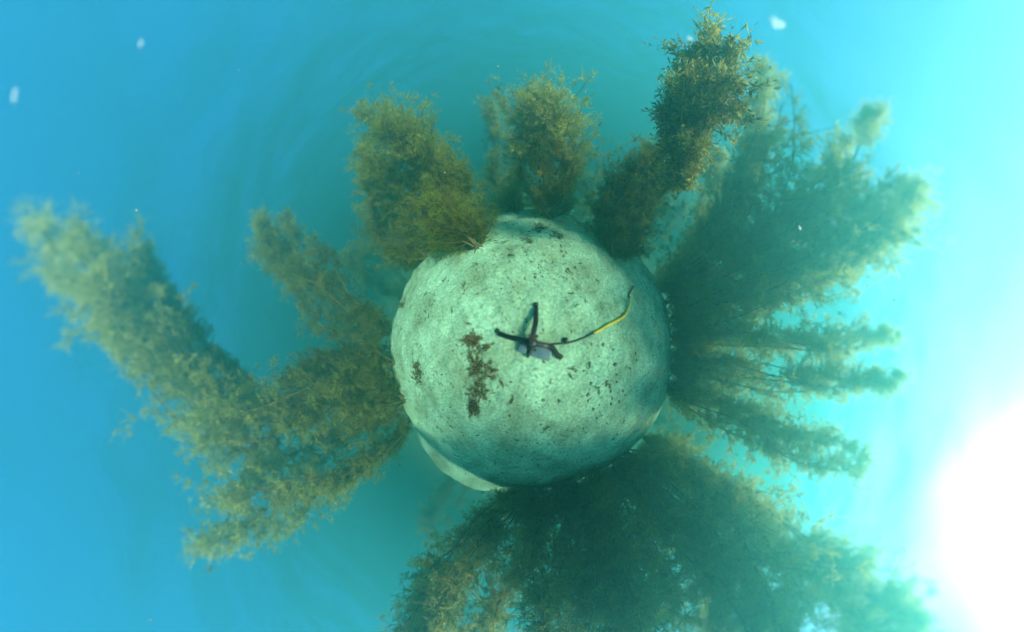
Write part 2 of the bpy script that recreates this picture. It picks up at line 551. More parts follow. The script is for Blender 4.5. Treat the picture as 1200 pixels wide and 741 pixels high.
def tube(pts, rads, sides=6):
    pts = np.asarray(pts); n = len(pts)
    V = []; F = []
    tan = np.gradient(pts, axis=0); tan /= np.linalg.norm(tan, axis=1, keepdims=True) + 1e-9
    ref = np.array([0.31, 0.17, 0.93])
    for i in range(n):
        x = np.cross(ref, tan[i])
        if np.linalg.norm(x) < 0.1: x = np.cross(np.array([1.0, 0.2, 0]), tan[i])
        x /= np.linalg.norm(x); y = np.cross(tan[i], x)
        for a in range(sides):
            q = a * 2 * math.pi / sides
            V.append(pts[i] + rads[i] * (math.cos(q) * x + math.sin(q) * y))
    for i in range(n - 1):
        for a in range(sides):
            b = (a + 1) % sides
            F.append((i * sides + a, i * sides + b, (i + 1) * sides + b, (i + 1) * sides + a))
    b0 = len(V); V.append(pts[0]); V.append(pts[-1])
    for a in range(sides):
        b = (a + 1) % sides
        F.append((b0, b, a)); F.append((b0 + 1, (n - 1) * sides + a, (n - 1) * sides + b))
    return V, F


def holdfast(base, size, parent, g):
    """Root-like pad that grips the sand."""
    V = []; F = []
    for k in range(6):
        a = k * 1.047 + g.normal(0, 0.25); L = size * g.uniform(0.8, 1.4)
        p = []
        for t in (0, 0.4, 1.0):
            x = base[0] + math.cos(a) * L * t; y = base[1] + math.sin(a) * L * t
            p.append([x, y, float(height(x, y)) + size * 0.45 * (1 - t) ** 1.5 + 0.003])
        v, f = tube(np.array(p), [size * 0.28, size * 0.2, size * 0.07], 5)
        o = len(V); V += list(v); F += [tuple(i + o for i in q) for q in f]
    return mesh_obj('holdfast', V, F, M_stem, parent)


def make_weed(name, label, ctrl, nstem=4, spacing=0.05, sprig_len=0.09, mat=None, kinds=None, seed=0,
              cat='seaweed', group='seaweed plants growing round the sand', branch_per=4, tone0=0.35, tone1=0.62, bare=0.03, gap=None,
              sprig_step=0.032, spread=1.2, root=True, hole_at=-0.27):
    """ctrl: list of (px, py, horizontal distance, half width in photograph pixels), from the root up."""
    g = np.random.default_rng(seed)
    mat = mat or M_weed; kinds = kinds or SPRIGS
    pts = []; wid = []
    for (px, py, d, w) in ctrl:
        p = at(px, py, d); pts.append(p)
        wid.append(w / px_per_rad(px, py) * np.linalg.norm(p - CAM))
    if root:
        b = pts[0].copy(); b[2] = float(height(b[0], b[1]))
        near = ground(ctrl[0][0], ctrl[0][1])
        if near is not None and math.hypot(near[0], near[1]) < ctrl[0][2]: b = near
        pts[0] = b
    base = pts[0]
    N = 60
    sp = smooth_path(pts, N)
    wd = np.interp(np.linspace(0, len(wid) - 1, N), np.arange(len(wid)), wid)
    seg = np.linalg.norm(np.diff(sp, axis=0), axis=1); arc = np.concatenate([[0], np.cumsum(seg)]); Ltot = arc[-1]
    tan = np.gradient(sp, axis=0); tan /= np.linalg.norm(tan, axis=1, keepdims=True)
    rootobj = empty(name, base)
    if root:
        holdfast(base, 0.022 + 0.008 * nstem / 4, rootobj, g)
    POS = []; DIR = []; SC = []; TN = []
    BE = []
    for s in range(nstem):
        # each stem wanders inside the plant's volume
        a0 = g.uniform(0, 6.283); q = math.sqrt(g.uniform(0.02, 1.0)) * 0.72
        turn = g.normal(0, 1.2)
        reach = 1.0 if s == 0 else g.uniform(0.72, 1.0)
        stem = []
        for i in range(N):
            t = i / (N - 1)
            if t > reach: break
            x = np.cross(tan[i], np.array([0.2, 0.9, 0.35])); x /= np.linalg.norm(x); y = np.cross(tan[i], x)
            a = a0 + turn * t
            o = q * wd[i] * min(1, t * 9 + 0.12) + 0.012 * t
            wob = 0.10 * wd[i] * np.array([math.sin(9 * t + s), math.cos(11 * t + 2 * s), math.sin(7 * t + 3 * s)]) * min(1, 4 * t)
            stem.append(sp[i] + o * (math.cos(a) * x + math.sin(a) * y) + wob)
        stem = np.array(stem)
        sl = np.concatenate([[0], np.cumsum(np.linalg.norm(np.diff(stem, axis=0), axis=1))])
        sub = np.linspace(0, len(stem) - 1, 22).astype(int)
        rads = np.interp(np.arange(22), [0, 21], [0.009, 0.0025])
        v, f = tube(stem[sub], rads, 5)
        mesh_obj('stem', v, f, M_stem, rootobj)
        # side branches
        d = bare
        while d < sl[-1]:
            t = d / Ltot
            d += 1.05 * spacing * g.uniform(0.6, 1.4)
            if gap and gap[0] < t < gap[1] : continue
            c = np.array([np.interp(d, sl, stem[:, k]) for k in range(3)])
            i = min(int(np.interp(d, sl, np.arange(len(stem)))), N - 1)
            T = tan[i]; W = wd[i] * (1.0 - 0.45 * q) * spread
            clump = min(1.15, max(0.4, 0.85 + 1.3 * float(vnoise(d * 6 + s * 3.7, seed * 1.7 + s))))
            for b in range(branch_per * 2 if t < 0.14 else branch_per):
                az = g.uniform(0, 6.283)
                x = np.cross(T, np.array([0.2, 0.9, 0.35])); x /= np.linalg.norm(x); y = np.cross(T, x)
                out = math.cos(az) * x + math.sin(az) * y
                L = W * (0.22 + 1.0 * g.random() ** 1.5) * clump
                lift = g.uniform(-0.25, 0.95)
                dirb = out + T * lift + np.array([0, 0, 0.15]); dirb /= np.linalg.norm(dirb)
                bend = (T * 0.5 + np.array([0, 0, 0.5])) * 0.35
                n = max(3, int(L / sprig_step))
                us = (np.arange(n) + 0.5) / n
                curl = np.clip(g.normal(0, 0.2, 3), -0.4, 0.4); kink = g.normal(0, 0.09, 3); ph = g.uniform(0, 6)
                P = c[None] + (us * L)[:, None] * dirb[None] + (us ** 2 * L)[:, None] * (bend + curl)[None] + (np.sin(us * 5 + ph) * us * L)[:, None] * kink[None] + g.normal(0, 0.012, (n, 3))
                D = dirb[None] * 0.8 + bend[None] * us[:, None] + g.normal(0, 1.0, (n, 3)) + np.array([0, 0, 0.15])
                ends = np.vstack([c, P[n // 2], P[-1]])
                BE.append(ends)
                POS.append(P); DIR.append(D)
                SC.append(0.88 * sprig_len * g.uniform(0.65, 1.25, n) * (1.1 - 0.35 * us))
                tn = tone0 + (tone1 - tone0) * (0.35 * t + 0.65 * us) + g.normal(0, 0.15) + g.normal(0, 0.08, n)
                TN.append(tn)
    POS = np.vstack(POS); DIR = np.vstack(DIR); SC = np.concatenate(SC); TN = np.concatenate(TN)
    gz = height(POS[:, 0], POS[:, 1])
    hole = vnoise(POS[:, 0] * 5.5 + seed, (POS[:, 1] + 0.6 * POS[:, 2]) * 5.5) + 0.8 * vnoise((POS[:, 0] - POS[:, 2]) * 12 + 7, POS[:, 1] * 12 + seed)
    keep = (POS[:, 2] > gz + 0.015) & (hole > hole_at)
    TN = TN + 0.45 * vnoise(POS[:, 2] * 9 + seed, (POS[:, 0] + POS[:, 1]) * 9)
    POS, DIR, SC, TN = POS[keep], DIR[keep], SC[keep], TN[keep]
    # torn-off strays: leave out lone tufts far from the rest of the plant, and the twigs that carried them
    cell = max(0.12, 1.4 * sprig_len)
    def voxel(Q): return [tuple(k) for k in np.floor(Q / cell).astype(int).tolist()]
    count = {}
    for k in voxel(POS): count[k] = count.get(k, 0) + 1
    # keep only what hangs together: the largest connected set of well-filled cells
    solid = {k for k, c in count.items() if c >= 3}
    best = set()
    while solid:
        front = [solid.pop()]; comp = set(front)
        while front:
            a, b, c = front.pop()
            for q in ((a + i, b + j, c + k) for i in (-1, 0, 1) for j in (-1, 0, 1) for k in (-1, 0, 1)):
                if q in solid: solid.discard(q); comp.add(q); front.append(q)
        if len(comp) > len(best): best = comp
    count = {k: c for k, c in count.items() if k in best}
    full = np.array([k in best for k in voxel(POS)])
    POS, DIR, SC, TN = POS[full], DIR[full], SC[full], TN[full]
    BE = [e for e, k in zip(BE, voxel(np.array([e[2] for e in BE]))) if count.get(k, 0) >= 3]
    BE = np.array(BE)                                   # (n, 3 points, 3)
    nb = len(BE)
    ax = BE[:, 2] - BE[:, 0]; ax /= np.linalg.norm(ax, axis=1, keepdims=True)
    bx = np.cross(ax, np.array([0.3, 0.2, 0.93])); bx /= np.linalg.norm(bx, axis=1, keepdims=True); by = np.cross(ax, bx)
    ring = np.stack([math.cos(k * 2.094) * bx + math.sin(k * 2.094) * by for k in range(3)], axis=1)
    br = np.array([0.0022, 0.0016, 0.0007])
    BV = (BE[:, :, None, :] + ring[:, None, :, :] * br[None, :, None, None]).reshape(-1, 3)
    q9 = np.array([[i * 3 + a, i * 3 + (a + 1) % 3, i * 3 + 3 + (a + 1) % 3, i * 3 + 3 + a] for i in range(2) for a in range(3)])
    BF = (q9[None] + (np.arange(nb) * 9)[:, None, None]).reshape(-1, 4)
    tag(mesh_obj('branch', BV, BF, M_stem, rootobj), kind='stuff')
    key = (mat.name, 'big' if kinds is SPRIGS_BIG else 'fine')
    if key not in TUFTS:
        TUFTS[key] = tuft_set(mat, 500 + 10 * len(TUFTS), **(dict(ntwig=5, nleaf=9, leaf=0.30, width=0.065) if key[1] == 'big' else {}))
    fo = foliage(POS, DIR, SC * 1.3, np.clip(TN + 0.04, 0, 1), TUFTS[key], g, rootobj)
    tag(fo, kind='stuff')
    tag(rootobj, label, cat, group)
    STATS.append((name, label[:30], len(POS), len(POS)))
    return rootobj


STATS = []
TUFTS = {}
# left: the huge arching plant
W = make_weed
W('seaweed', 'huge arching olive weed bending up the far left of the picture',
  [(474, 468, 1.75, 40), (415, 468, 1.75, 58), (320, 502, 1.9, 70), (240, 475, 2.0, 66), (172, 390, 2.05, 60), (112, 308, 2.1, 58), (74, 245, 2.1, 42)],
  nstem=8, spacing=0.055, sprig_len=0.075, seed=1, tone0=0.25, tone1=0.8, sprig_step=0.042)
W('seaweed', 'drooping weed lobe hanging below the huge arching plant on the left',
  [(480, 492, 1.62, 22), (405, 525, 1.7, 52), (320, 560, 1.8, 64), (245, 612, 1.9, 46)],
  nstem=4, spacing=0.05, sprig_len=0.07, seed=2, tone0=0.25, tone1=0.75)
W('seaweed', 'dark weed leaning on the upper side of the arching plant, beside the sand',
  [(462, 425, 1.95, 24), (420, 428, 1.95, 34), (375, 440, 2.0, 28), (340, 450, 2.05, 14)],
  nstem=4, spacing=0.055, sprig_len=0.075, seed=22, mat=M_weed_dark, tone0=0.1, tone1=0.5)
W('seaweed', 'small pointed weed spray rising from the crook of the arching plant',
  [(300, 460, 2.15, 8), (240, 400, 2.15, 20), (190, 330, 2.15, 22), (165, 268, 2.15, 12)],
  nstem=3, spacing=0.06, sprig_len=0.075, seed=3, root=False, tone0=0.2, tone1=0.5)
W('seaweed', 'slim pointed weed leaning up left between the arching plant and the olive bush',
  [(458, 388, 1.9, 30), (412, 362, 2.2, 46), (368, 325, 2.4, 46), (332, 285, 2.5, 30), (318, 248, 2.5, 12)],
  nstem=6, spacing=0.06, sprig_len=0.085, seed=4, tone0=0.2, tone1=0.6, sprig_step=0.045)
# upper left pair
W('seaweed', 'bright olive bushy weed at the upper left edge of the sand',
  [(560, 290, 1.55, 30), (535, 258, 1.55, 48), (505, 220, 1.6, 52), (462, 178, 1.65, 46), (425, 152, 1.7, 28)],
  nstem=8, spacing=0.04, sprig_len=0.062, seed=5, mat=M_weed_fresh, tone0=0.3, tone1=0.8, sprig_step=0.032)
W('seaweed', 'darker weed half hidden behind the bright olive bush',
  [(500, 302, 2.05, 28), (468, 268, 2.05, 40), (445, 215, 2.1, 32), (428, 160, 2.1, 18)],
  nstem=5, spacing=0.055, sprig_len=0.075, seed=6, tone0=0.2, tone1=0.65)
W('seaweed', 'upright oval weed at the top centre of the sand',
  [(645, 256, 1.4, 26), (642, 225, 1.45, 44), (638, 182, 1.55, 62), (632, 144, 1.6, 54), (636, 118, 1.62, 28)],
  nstem=7, spacing=0.048, sprig_len=0.068, seed=7, tone0=0.25, tone1=0.75)
W('seaweed', 'faint weed leaning left behind the upright oval weed',
  [(605, 250, 2.6, 18), (592, 205, 2.6, 28), (588, 150, 2.6, 26), (578, 118, 2.6, 16)],
  nstem=4, spacing=0.07, sprig_len=0.09, seed=8, sprig_step=0.055)
# upper right, near
W('seaweed', 'compact dark bushy weed rooted at the upper right edge of the sand',
  [(720, 302, 1.35, 36), (728, 270, 1.35, 50), (742, 235, 1.4, 48), (765, 195, 1.45, 28), (780, 178, 1.45, 14)],
  nstem=8, spacing=0.036, sprig_len=0.055, seed=9, mat=M_weed_fresh, tone0=0.1, tone1=0.55, sprig_step=0.03)
W('seaweed', 'crisp twiggy weed frond standing closest, above the compact dark bush',
  [(772, 232, 1.10, 4), (800, 205, 0.98, 9), (804, 168, 0.95, 36), (818, 122, 0.95, 48), (846, 72, 0.95, 30)],
  nstem=6, spacing=0.075, sprig_len=0.08, seed=10, mat=M_frond, kinds=SPRIGS_BIG, tone0=0.1, tone1=0.8, root=False, bare=0.1, sprig_step=0.04)
W('seaweed', 'pale hazy weed far behind the crisp frond, above the yellow rope',
  [(790, 322, 2.7, 24), (808, 275, 2.7, 34), (828, 225, 2.7, 26), (846, 175, 2.7, 14)],
  nstem=4, spacing=0.07, sprig_len=0.095, seed=11, sprig_step=0.055)
# right: big fan, leaf tone raised to paint in its pale backlit look
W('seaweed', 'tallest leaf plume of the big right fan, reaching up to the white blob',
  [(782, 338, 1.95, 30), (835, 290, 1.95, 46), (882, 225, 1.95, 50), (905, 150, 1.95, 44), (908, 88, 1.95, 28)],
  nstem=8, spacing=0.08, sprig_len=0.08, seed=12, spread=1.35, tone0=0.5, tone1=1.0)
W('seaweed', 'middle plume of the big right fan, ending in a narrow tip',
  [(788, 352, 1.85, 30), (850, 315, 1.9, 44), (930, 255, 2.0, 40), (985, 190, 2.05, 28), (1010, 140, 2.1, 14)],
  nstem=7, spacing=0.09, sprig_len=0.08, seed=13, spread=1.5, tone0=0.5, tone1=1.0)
W('seaweed', 'lowest broad plume of the big right fan, toned pale as if sunlit',
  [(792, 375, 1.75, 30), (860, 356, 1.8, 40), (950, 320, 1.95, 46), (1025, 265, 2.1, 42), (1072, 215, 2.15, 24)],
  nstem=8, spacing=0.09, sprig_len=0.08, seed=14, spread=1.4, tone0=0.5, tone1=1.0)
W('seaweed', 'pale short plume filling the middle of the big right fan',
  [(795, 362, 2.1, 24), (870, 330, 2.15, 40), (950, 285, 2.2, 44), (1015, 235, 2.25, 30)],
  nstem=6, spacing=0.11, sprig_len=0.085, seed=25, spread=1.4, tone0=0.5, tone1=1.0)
# right: wisps, sunlit paleness painted in by the fan's raised leaf tone
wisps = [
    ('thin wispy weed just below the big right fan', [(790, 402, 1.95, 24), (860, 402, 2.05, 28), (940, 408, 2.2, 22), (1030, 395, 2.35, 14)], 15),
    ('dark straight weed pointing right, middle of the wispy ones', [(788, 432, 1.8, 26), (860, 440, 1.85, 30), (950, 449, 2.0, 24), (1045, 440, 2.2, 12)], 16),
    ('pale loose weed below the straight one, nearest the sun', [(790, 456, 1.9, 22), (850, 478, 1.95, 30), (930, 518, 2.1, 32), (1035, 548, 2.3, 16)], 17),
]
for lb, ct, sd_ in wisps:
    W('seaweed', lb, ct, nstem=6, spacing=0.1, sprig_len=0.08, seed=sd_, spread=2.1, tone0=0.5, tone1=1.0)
# bottom: the near thicket
W('seaweed', 'near dark weed spreading to the bottom left of the thicket',
  [(625, 576, 1.5, 32), (598, 625, 1.45, 56), (555, 690, 1.45, 68), (520, 745, 1.5, 66), (500, 775, 1.55, 40)],
  nstem=8, spacing=0.055, sprig_len=0.07, seed=18, mat=M_weed_dark, hole_at=-0.28, tone0=0.25, tone1=0.75)
W('seaweed', 'near dark weed in the middle of the bottom thicket',
  [(672, 572, 1.35, 44), (662, 625, 1.3, 66), (655, 700, 1.3, 84), (652, 775, 1.35, 64)],
  nstem=8, spacing=0.052, sprig_len=0.066, seed=19, mat=M_weed_dark, hole_at=-0.28, tone0=0.25, tone1=0.75)
W('seaweed', 'dark weed right of the middle of the bottom thicket',
  [(712, 562, 1.5, 42), (735, 615, 1.5, 66), (760, 690, 1.5, 84), (776, 775, 1.55, 64)],
  nstem=8, spacing=0.068, sprig_len=0.07, seed=23, mat=M_weed_dark, hole_at=-0.28, tone0=0.25, tone1=0.75)
W('seaweed', 'near weed leaning right within the bottom thicket',
  [(745, 540, 1.55, 38), (795, 590, 1.6, 60), (850, 655, 1.65, 76), (905, 735, 1.7, 72), (925, 770, 1.75, 44)],
  nstem=8, spacing=0.085, sprig_len=0.076, seed=20, hole_at=-0.28, tone0=0.25, tone1=0.8)
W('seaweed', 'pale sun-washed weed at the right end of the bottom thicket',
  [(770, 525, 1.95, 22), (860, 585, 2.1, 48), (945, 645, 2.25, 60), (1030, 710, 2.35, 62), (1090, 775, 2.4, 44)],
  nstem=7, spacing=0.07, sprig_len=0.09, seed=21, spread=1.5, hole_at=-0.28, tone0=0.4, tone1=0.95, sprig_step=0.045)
W('seaweed', 'mottled olive weed filling the right half of the bottom thicket',
  [(728, 553, 1.75, 30), (785, 610, 1.8, 56), (830, 690, 1.85, 74), (850, 775, 1.9, 60)],
  nstem=7, spacing=0.085, sprig_len=0.076, seed=24, hole_at=-0.28, tone0=0.3, tone1=0.85)
# low tufts filling the rim of the sand
tufts = [
    ('low weed tuft on the rim under the big right fan', (788, 392), (806, 390), 1.7),
    ('low weed tuft on the rim under the straight right weed', (786, 420), (806, 421), 1.7),
    ('low weed tuft on the rim under the pale loose weed', (784, 445), (806, 452), 1.7),
    ('low weed tuft on the rim at the left foot of the thicket', (648, 577), (645, 597), 1.45),
    ('low weed tuft on the rim in the middle of the thicket', (693, 570), (700, 592), 1.45),
    ('low weed tuft on the rim at the right foot of the thicket', (728, 552), (742, 570), 1.45),
]
for i, (lb, a, b, d) in enumerate(tufts):
    W('seaweed', lb, [(a[0], a[1], d, 20), ((a[0] + b[0]) / 2, (a[1] + b[1]) / 2, d, 26), (b[0], b[1], d, 18)],
      nstem=4, spacing=0.05, sprig_len=0.07, seed=70 + i, mat=M_weed_dark, tone0=0.1, tone1=0.5)
# far off, dim in the murk
far = [
    ('dim far weed low in the murk between the slim weed and the olive bush', (432, 322), (415, 300), 4.0),
    ('dim far weed low in the murk left of the upright oval weed', (585, 240), (582, 212), 4.2),
    ('dim far weed low in the murk right of the upright oval weed', (690, 238), (698, 208), 4.0),
    ('dim far weed low in the murk behind the crisp frond', (770, 268), (785, 240), 4.4),
    ('dim far weed below the wispy right weeds in the murk', (800, 500), (828, 512), 4.6),
    ('dim far weed low in the murk left of the bottom thicket', (520, 600), (505, 622), 4.6),
]
for i, (lb, a, b, d) in enumerate(far):
    W('seaweed', lb, [(a[0], a[1], d, 26), ((a[0] + b[0]) / 2, (a[1] + b[1]) / 2, d, 30), (b[0], b[1], d, 16)],
      nstem=4, spacing=0.12, sprig_len=0.15, seed=50 + i, sprig_step=0.1)

# ------------------------------------------------------------------ tripod with weight, line
tri = empty('tripod', (0, 0.012, 0))
tag(tri, 'small black three-legged tripod standing at the centre of the sand', 'tripod')


def bar(pts, w, h):
    """Flat rounded bar along a path (w wide, h high)."""
    pts = np.asarray(pts, dtype=float); n = len(pts)
    tan = np.gradient(pts, axis=0)
    V = []; F = []
    prof = [(-0.5, -0.35), (-0.35, -0.5), (0.35, -0.5), (0.5, -0.35), (0.5, 0.35), (0.35, 0.5), (-0.35, 0.5), (-0.5, 0.35)]
    for i in range(n):
        t = tan[i] / np.linalg.norm(tan[i]); s = np.cross(t, [0, 0, 1.0]); s /= np.linalg.norm(s); u = np.cross(s, t)
        k = 0.75 if i in (0, n - 1) else 1.0
        for a, b in prof: V.append(pts[i] + s * a * w * k + u * b * h * k)
    m = len(prof)
    for i in range(n - 1):
        for a in range(m):
            b = (a + 1) % m
            F.append((i * m + a, i * m + b, (i + 1) * m + b, (i + 1) * m + a))
    F.append(tuple(range(m))[::-1]); F.append(tuple((n - 1) * m + a for a in range(m)))
    return V, F


hub = ground(623, 403)
HZ = hub[2] + 0.075
for foot, mid in (((628, 361), (627, 382)), ((584, 391), (600, 397)), ((656, 420), (644, 407))):
    f3 = ground(*foot); m3 = ground(*mid)
    p = [np.array([hub[0], hub[1], HZ])]
    for k in (0.35, 0.7):
        q = hub * (1 - k) + m3 * k; q[2] = HZ - 0.012 * k; p.append(q)
    m3 = m3.copy(); m3[2] += 0.055; p.append(m3)
    q = (m3 * 0.45 + f3 * 0.55); q[2] = f3[2] + 0.032; p.append(q)
    f3 = f3.copy(); f3[2] += 0.012; p.append(f3)
    # legs run in plan towards their feet, so that they stay slim when seen from above
    v, f = bar(smooth_path(p, 14), 0.024, 0.016)
    leg = mesh_obj('leg', v, f, M_black, tri)
    v, f = bar([f3 + (m3 - f3) * 0.04 + np.array([0, 0, 0.002]), f3 + (f3 - m3) * 0.12 + np.array([0, 0, -0.001])], 0.030, 0.02)
    mesh_obj('rubber_foot', v, f, M_black, leg)
v, f = tube([[hub[0], hub[1], HZ - 0.035], [hub[0], hub[1], HZ - 0.02], [hub[0], hub[1], HZ + 0.015], [hub[0], hub[1], HZ + 0.022]], [0.02, 0.026, 0.026, 0.016], 16)
mesh_obj('hub', v, f, M_black, tri)
v, f = tube([[hub[0], hub[1], HZ + 0.02], [hub[0], hub[1], HZ + 0.16], [hub[0], hub[1], HZ + 0.20]], [0.008, 0.008, 0.008], 12)
mesh_obj('pole', v, f, M_black, tri)
for k in range(3):
    a = k * 2.094 + 0.9
    c = np.array([hub[0] + 0.03 * math.cos(a), hub[1] + 0.03 * math.sin(a), HZ - 0.005])
    v, f = tube([c, c + np.array([math.cos(a), math.sin(a), 0]) * 0.012], [0.007, 0.007], 10)
    mesh_obj('hinge_knob', v, f, M_black, tri)


def block(name, center, size, rotz, material, tilt=0.0, bevel=0.006, parent=None):
    bm = bmesh.new()
    bmesh.ops.create_cube(bm, size=1.0)
    for v in bm.verts:
        v.co.x *= size[0]; v.co.y *= size[1]; v.co.z *= size[2]
    bmesh.ops.bevel(bm, geom=list(bm.edges), offset=bevel, segments=3, profile=0.6, affect='EDGES')
    me = bpy.data.meshes.new(name); bm.to_mesh(me); bm.free()
    me.polygons.foreach_set('use_smooth', np.ones(len(me.polygons), dtype=bool))
    me.materials.append(material)
    o = bpy.data.objects.new(name, me); C.objects.link(o)
    loc = Vector(tuple(center))
    if parent: o.parent = parent; loc = loc - Vector(parent.location)
    o.location = loc
    o.rotation_euler = (tilt, 0, rotz)
    return o


wl_ = ground(634, 410)
weight = empty('weight_block', wl_)
tag(weight, 'two grey weight blocks strapped together under the tripod', 'weight')
for (px, py, sx_, sy_) in ((634, 412, 0.10, 0.075), (614, 406, 0.045, 0.07)):
    c = ground(px, py); c[2] += 0.018
    block('weight', c, (sx_, sy_, 0.034), R(-18), M_lead, 0.05, parent=weight)
c = ground(622, 411); c[2] += 0.022
block('strap', c, (0.014, 0.075, 0.038), R(-25), M_black, 0.05, 0.003, parent=weight)


def on_ground(path, lift):
    out = []
    for (px, py) in path:
        p = ground(px, py); p = p.copy(); p[2] += lift; out.append(p)
    return out


def lay(pts, lift):
    P = smooth_path(pts, 60)
    P[:, 2] = np.maximum(P[:, 2], height(P[:, 0], P[:, 1]) + lift)
    return P


line = empty('rope', ground(690, 395))
tag(line, 'thin rope lying on the sand, black near the tripod then yellow', 'rope')
P = lay(on_ground([(628, 407), (645, 404), (665, 402), (682, 397), (694, 391)], 0.006), 0.005)
v, f = tube(P, np.linspace(0.0055, 0.0045, 60), 8); tag(mesh_obj('black_line', v, f, M_black, line), 'black thin end of the rope')
k_ = ground(662, 400); k_[2] += 0.008
v, f = tube([k_ + np.array([0, -0.012, 0]), k_ + np.array([0, -0.004, 0.003]), k_ + np.array([0, 0.012, 0.004]), k_ + np.array([0.002, 0.018, 0])], [0.006, 0.011, 0.011, 0.005], 10)
mesh_obj('knot', v, f, M_black, line)
P = lay(on_ground([(694, 391), (702, 387), (710, 382), (718, 378), (727, 373), (733, 366), (736, 358), (737, 350)], 0.012), 0.010)
rd = np.interp(np.linspace(0, 1, 60), [0, 0.08, 0.5, 0.75, 1], [0.005, 0.008, 0.010, 0.007, 0.005])
v, f = tube(P, rd, 8); tag(mesh_obj('yellow_sheath', v, f, M_yellow, line), 'bright yellow thick stretch of the rope')
P = lay(on_ground([(737, 350), (736, 346), (739, 341), (742, 336)], 0.008), 0.007)
v, f = tube(P, np.full(60, 0.006), 8); tag(mesh_obj('weedy_end', v, f, M_stem, line), 'brown weed-covered end of the rope')

# ------------------------------------------------------------------ litter on the sand


def scrap_mesh(seed, n, size):
    """One bent dead twig with leaflets growing from it, lying flat."""
    g = np.random.default_rng(seed)
    a = g.uniform(0, 6.283); cur = g.normal(0, 0.9); L = size
    p = []
    for t in np.linspace(-0.5, 0.5, 6):
        aa = a + cur * t
        p.append([L * t * math.cos(aa), L * t * math.sin(aa), 0.003 + g.uniform(0, 0.006)])
    r0 = 0.0032
    V, F = tube(np.array(p), [r0 * 0.5, r0, r0 * 1.1, r0, r0 * 0.8, r0 * 0.4], 4)
    V = list(V)
    for k in range(n):
        i = int(g.integers(0, 20)); v = V[i]
        b = g.uniform(0, 6.283); l = size * g.uniform(0.2, 0.5); w = size * g.uniform(0.04, 0.09)
        d = np.array([math.cos(b), math.sin(b), 0]); sd2 = np.array([-d[1], d[0], 0])
        o = len(V)
        V += [v + d * l * 0.5 + sd2 * w, v + d * l + np.array([0, 0, 0.004]), v + d * l * 0.5 - sd2 * w]
        F += [(i, o, o + 1, o + 2)]
    return V, F


def weed_patch(label, outline, n, seed, size=0.05):
    """A mat of dead weed: outline is (px, py, radius px) discs along it."""
    g = np.random.default_rng(seed)
    c0 = ground(outline[0][0], outline[0][1])
    root = empty('weed_mat', c0)
    POS = []
    for k in range(n):
        (px, py, rr) = outline[g.integers(0, len(outline))]
        a = g.uniform(0, 6.283); q = rr * math.sqrt(g.uniform(0, 1))
        p = ground(px + q * math.cos(a), py + q * math.sin(a))
        if p is None: continue
        p[2] += 0.006; POS.append(p)
    POS = np.array(POS); n = len(POS)
    D = np.stack([g.normal(0, 1, n), g.normal(0, 1, n), np.abs(g.normal(0.1, 0.15, n))], axis=1)
    V, F, T = scatter(POS, D, size * g.uniform(0.6, 1.4, n), g.uniform(0.1, 0.5, n), SPRIGS, g)
    V[:, 2] = np.maximum(V[:, 2], height(V[:, 0], V[:, 1]) + 0.003)
    tag(mesh_obj('leaf_litter', V, F, M_mat, root, smooth=False, tone=T), kind='stuff')
    v, f = scrap_mesh(seed, 14, 0.10)
    v = np.array(v); v[:, :2] += c0[:2]; v[:, 2] += height(v[:, 0], v[:, 1])
    tag(mesh_obj('twig', v, f, M_scrap, root), kind='stuff')
    tag(root, label, 'weed mat', 'mats of dead weed lying on the sand')


weed_patch('long brown mat of dead weed on the sand left of the tripod', [(552, 400, 8), (560, 405, 12), (560, 430, 10), (566, 440, 12), (560, 460, 10), (556, 478, 6)], 130, 31, 0.055)
weed_patch('small brown weed clump on the sand near the left edge', [(490, 428, 5), (491, 438, 5), (488, 445, 4)], 26, 32, 0.05)
weed_patch('brown weed clump at the left rim of the sand', [(463, 356, 7), (470, 353, 6)], 26, 33, 0.07)
weed_patch('flat brown weed scraps below the upright oval weed', [(632, 268, 6), (622, 284, 4), (655, 275, 4)], 26, 34, 0.05)

g = np.random.default_rng(77)
# larger dead weed scraps, picked apart one by one
protos = []
for k in range(6):
    v, f = scrap_mesh(300 + k, 4 + k % 3, 0.045)
    me = bpy.data.meshes.new('weed_scrap'); me.from_pydata([tuple(q) for q in v], [], f); me.update(); me.materials.append(M_scrap)
    protos.append(me)
spots = [(549, 380), (503, 372), (500, 345), (560, 345), (600, 300), (590, 285), (658, 296), (665, 318), (668, 345), (676, 358), (700, 330),
         (660, 300), (641, 268), (520, 330), (531, 365), (515, 450), (530, 500), (560, 510), (605, 515), (640, 500), (672, 432), (668, 440),
         (690, 428), (700, 455), (655, 470), (630, 545), (580, 540), (575, 560), (545, 335), (560, 310), (680, 310), (645, 445), (590, 450), (600, 470)]
for i, (px, py) in enumerate(spots):
    p = ground(px, py)
    o = bpy.data.objects.new('weed_scrap', protos[i % 6]); C.objects.link(o)
    o.location = tuple(p + np.array([0, 0, 0.003])); o.rotation_euler = (0, 0, g.uniform(0, 6.283))
    s = g.uniform(0.6, 1.3); o.scale = (s, s, s)
    tag(o, 'small brown scrap of dead weed lying loose on the sand', 'weed scrap', 'loose weed scraps on the sand')


def pebble_mesh(seed):
    g = np.random.default_rng(seed)
    bm = bmesh.new(); bmesh.ops.create_icosphere(bm, subdivisions=1, radius=1.0)
    for v in bm.verts:
        k = g.uniform(0.8, 1.2); v.co.x *= k * 1.3; v.co.y *= k; v.co.z *= k * 0.6
    me = bpy.data.meshes.new('pebble'); bm.to_mesh(me); bm.free(); me.materials.append(M_pebble)
    me.polygons.foreach_set('use_smooth', np.ones(len(me.polygons), dtype=bool))
    return me


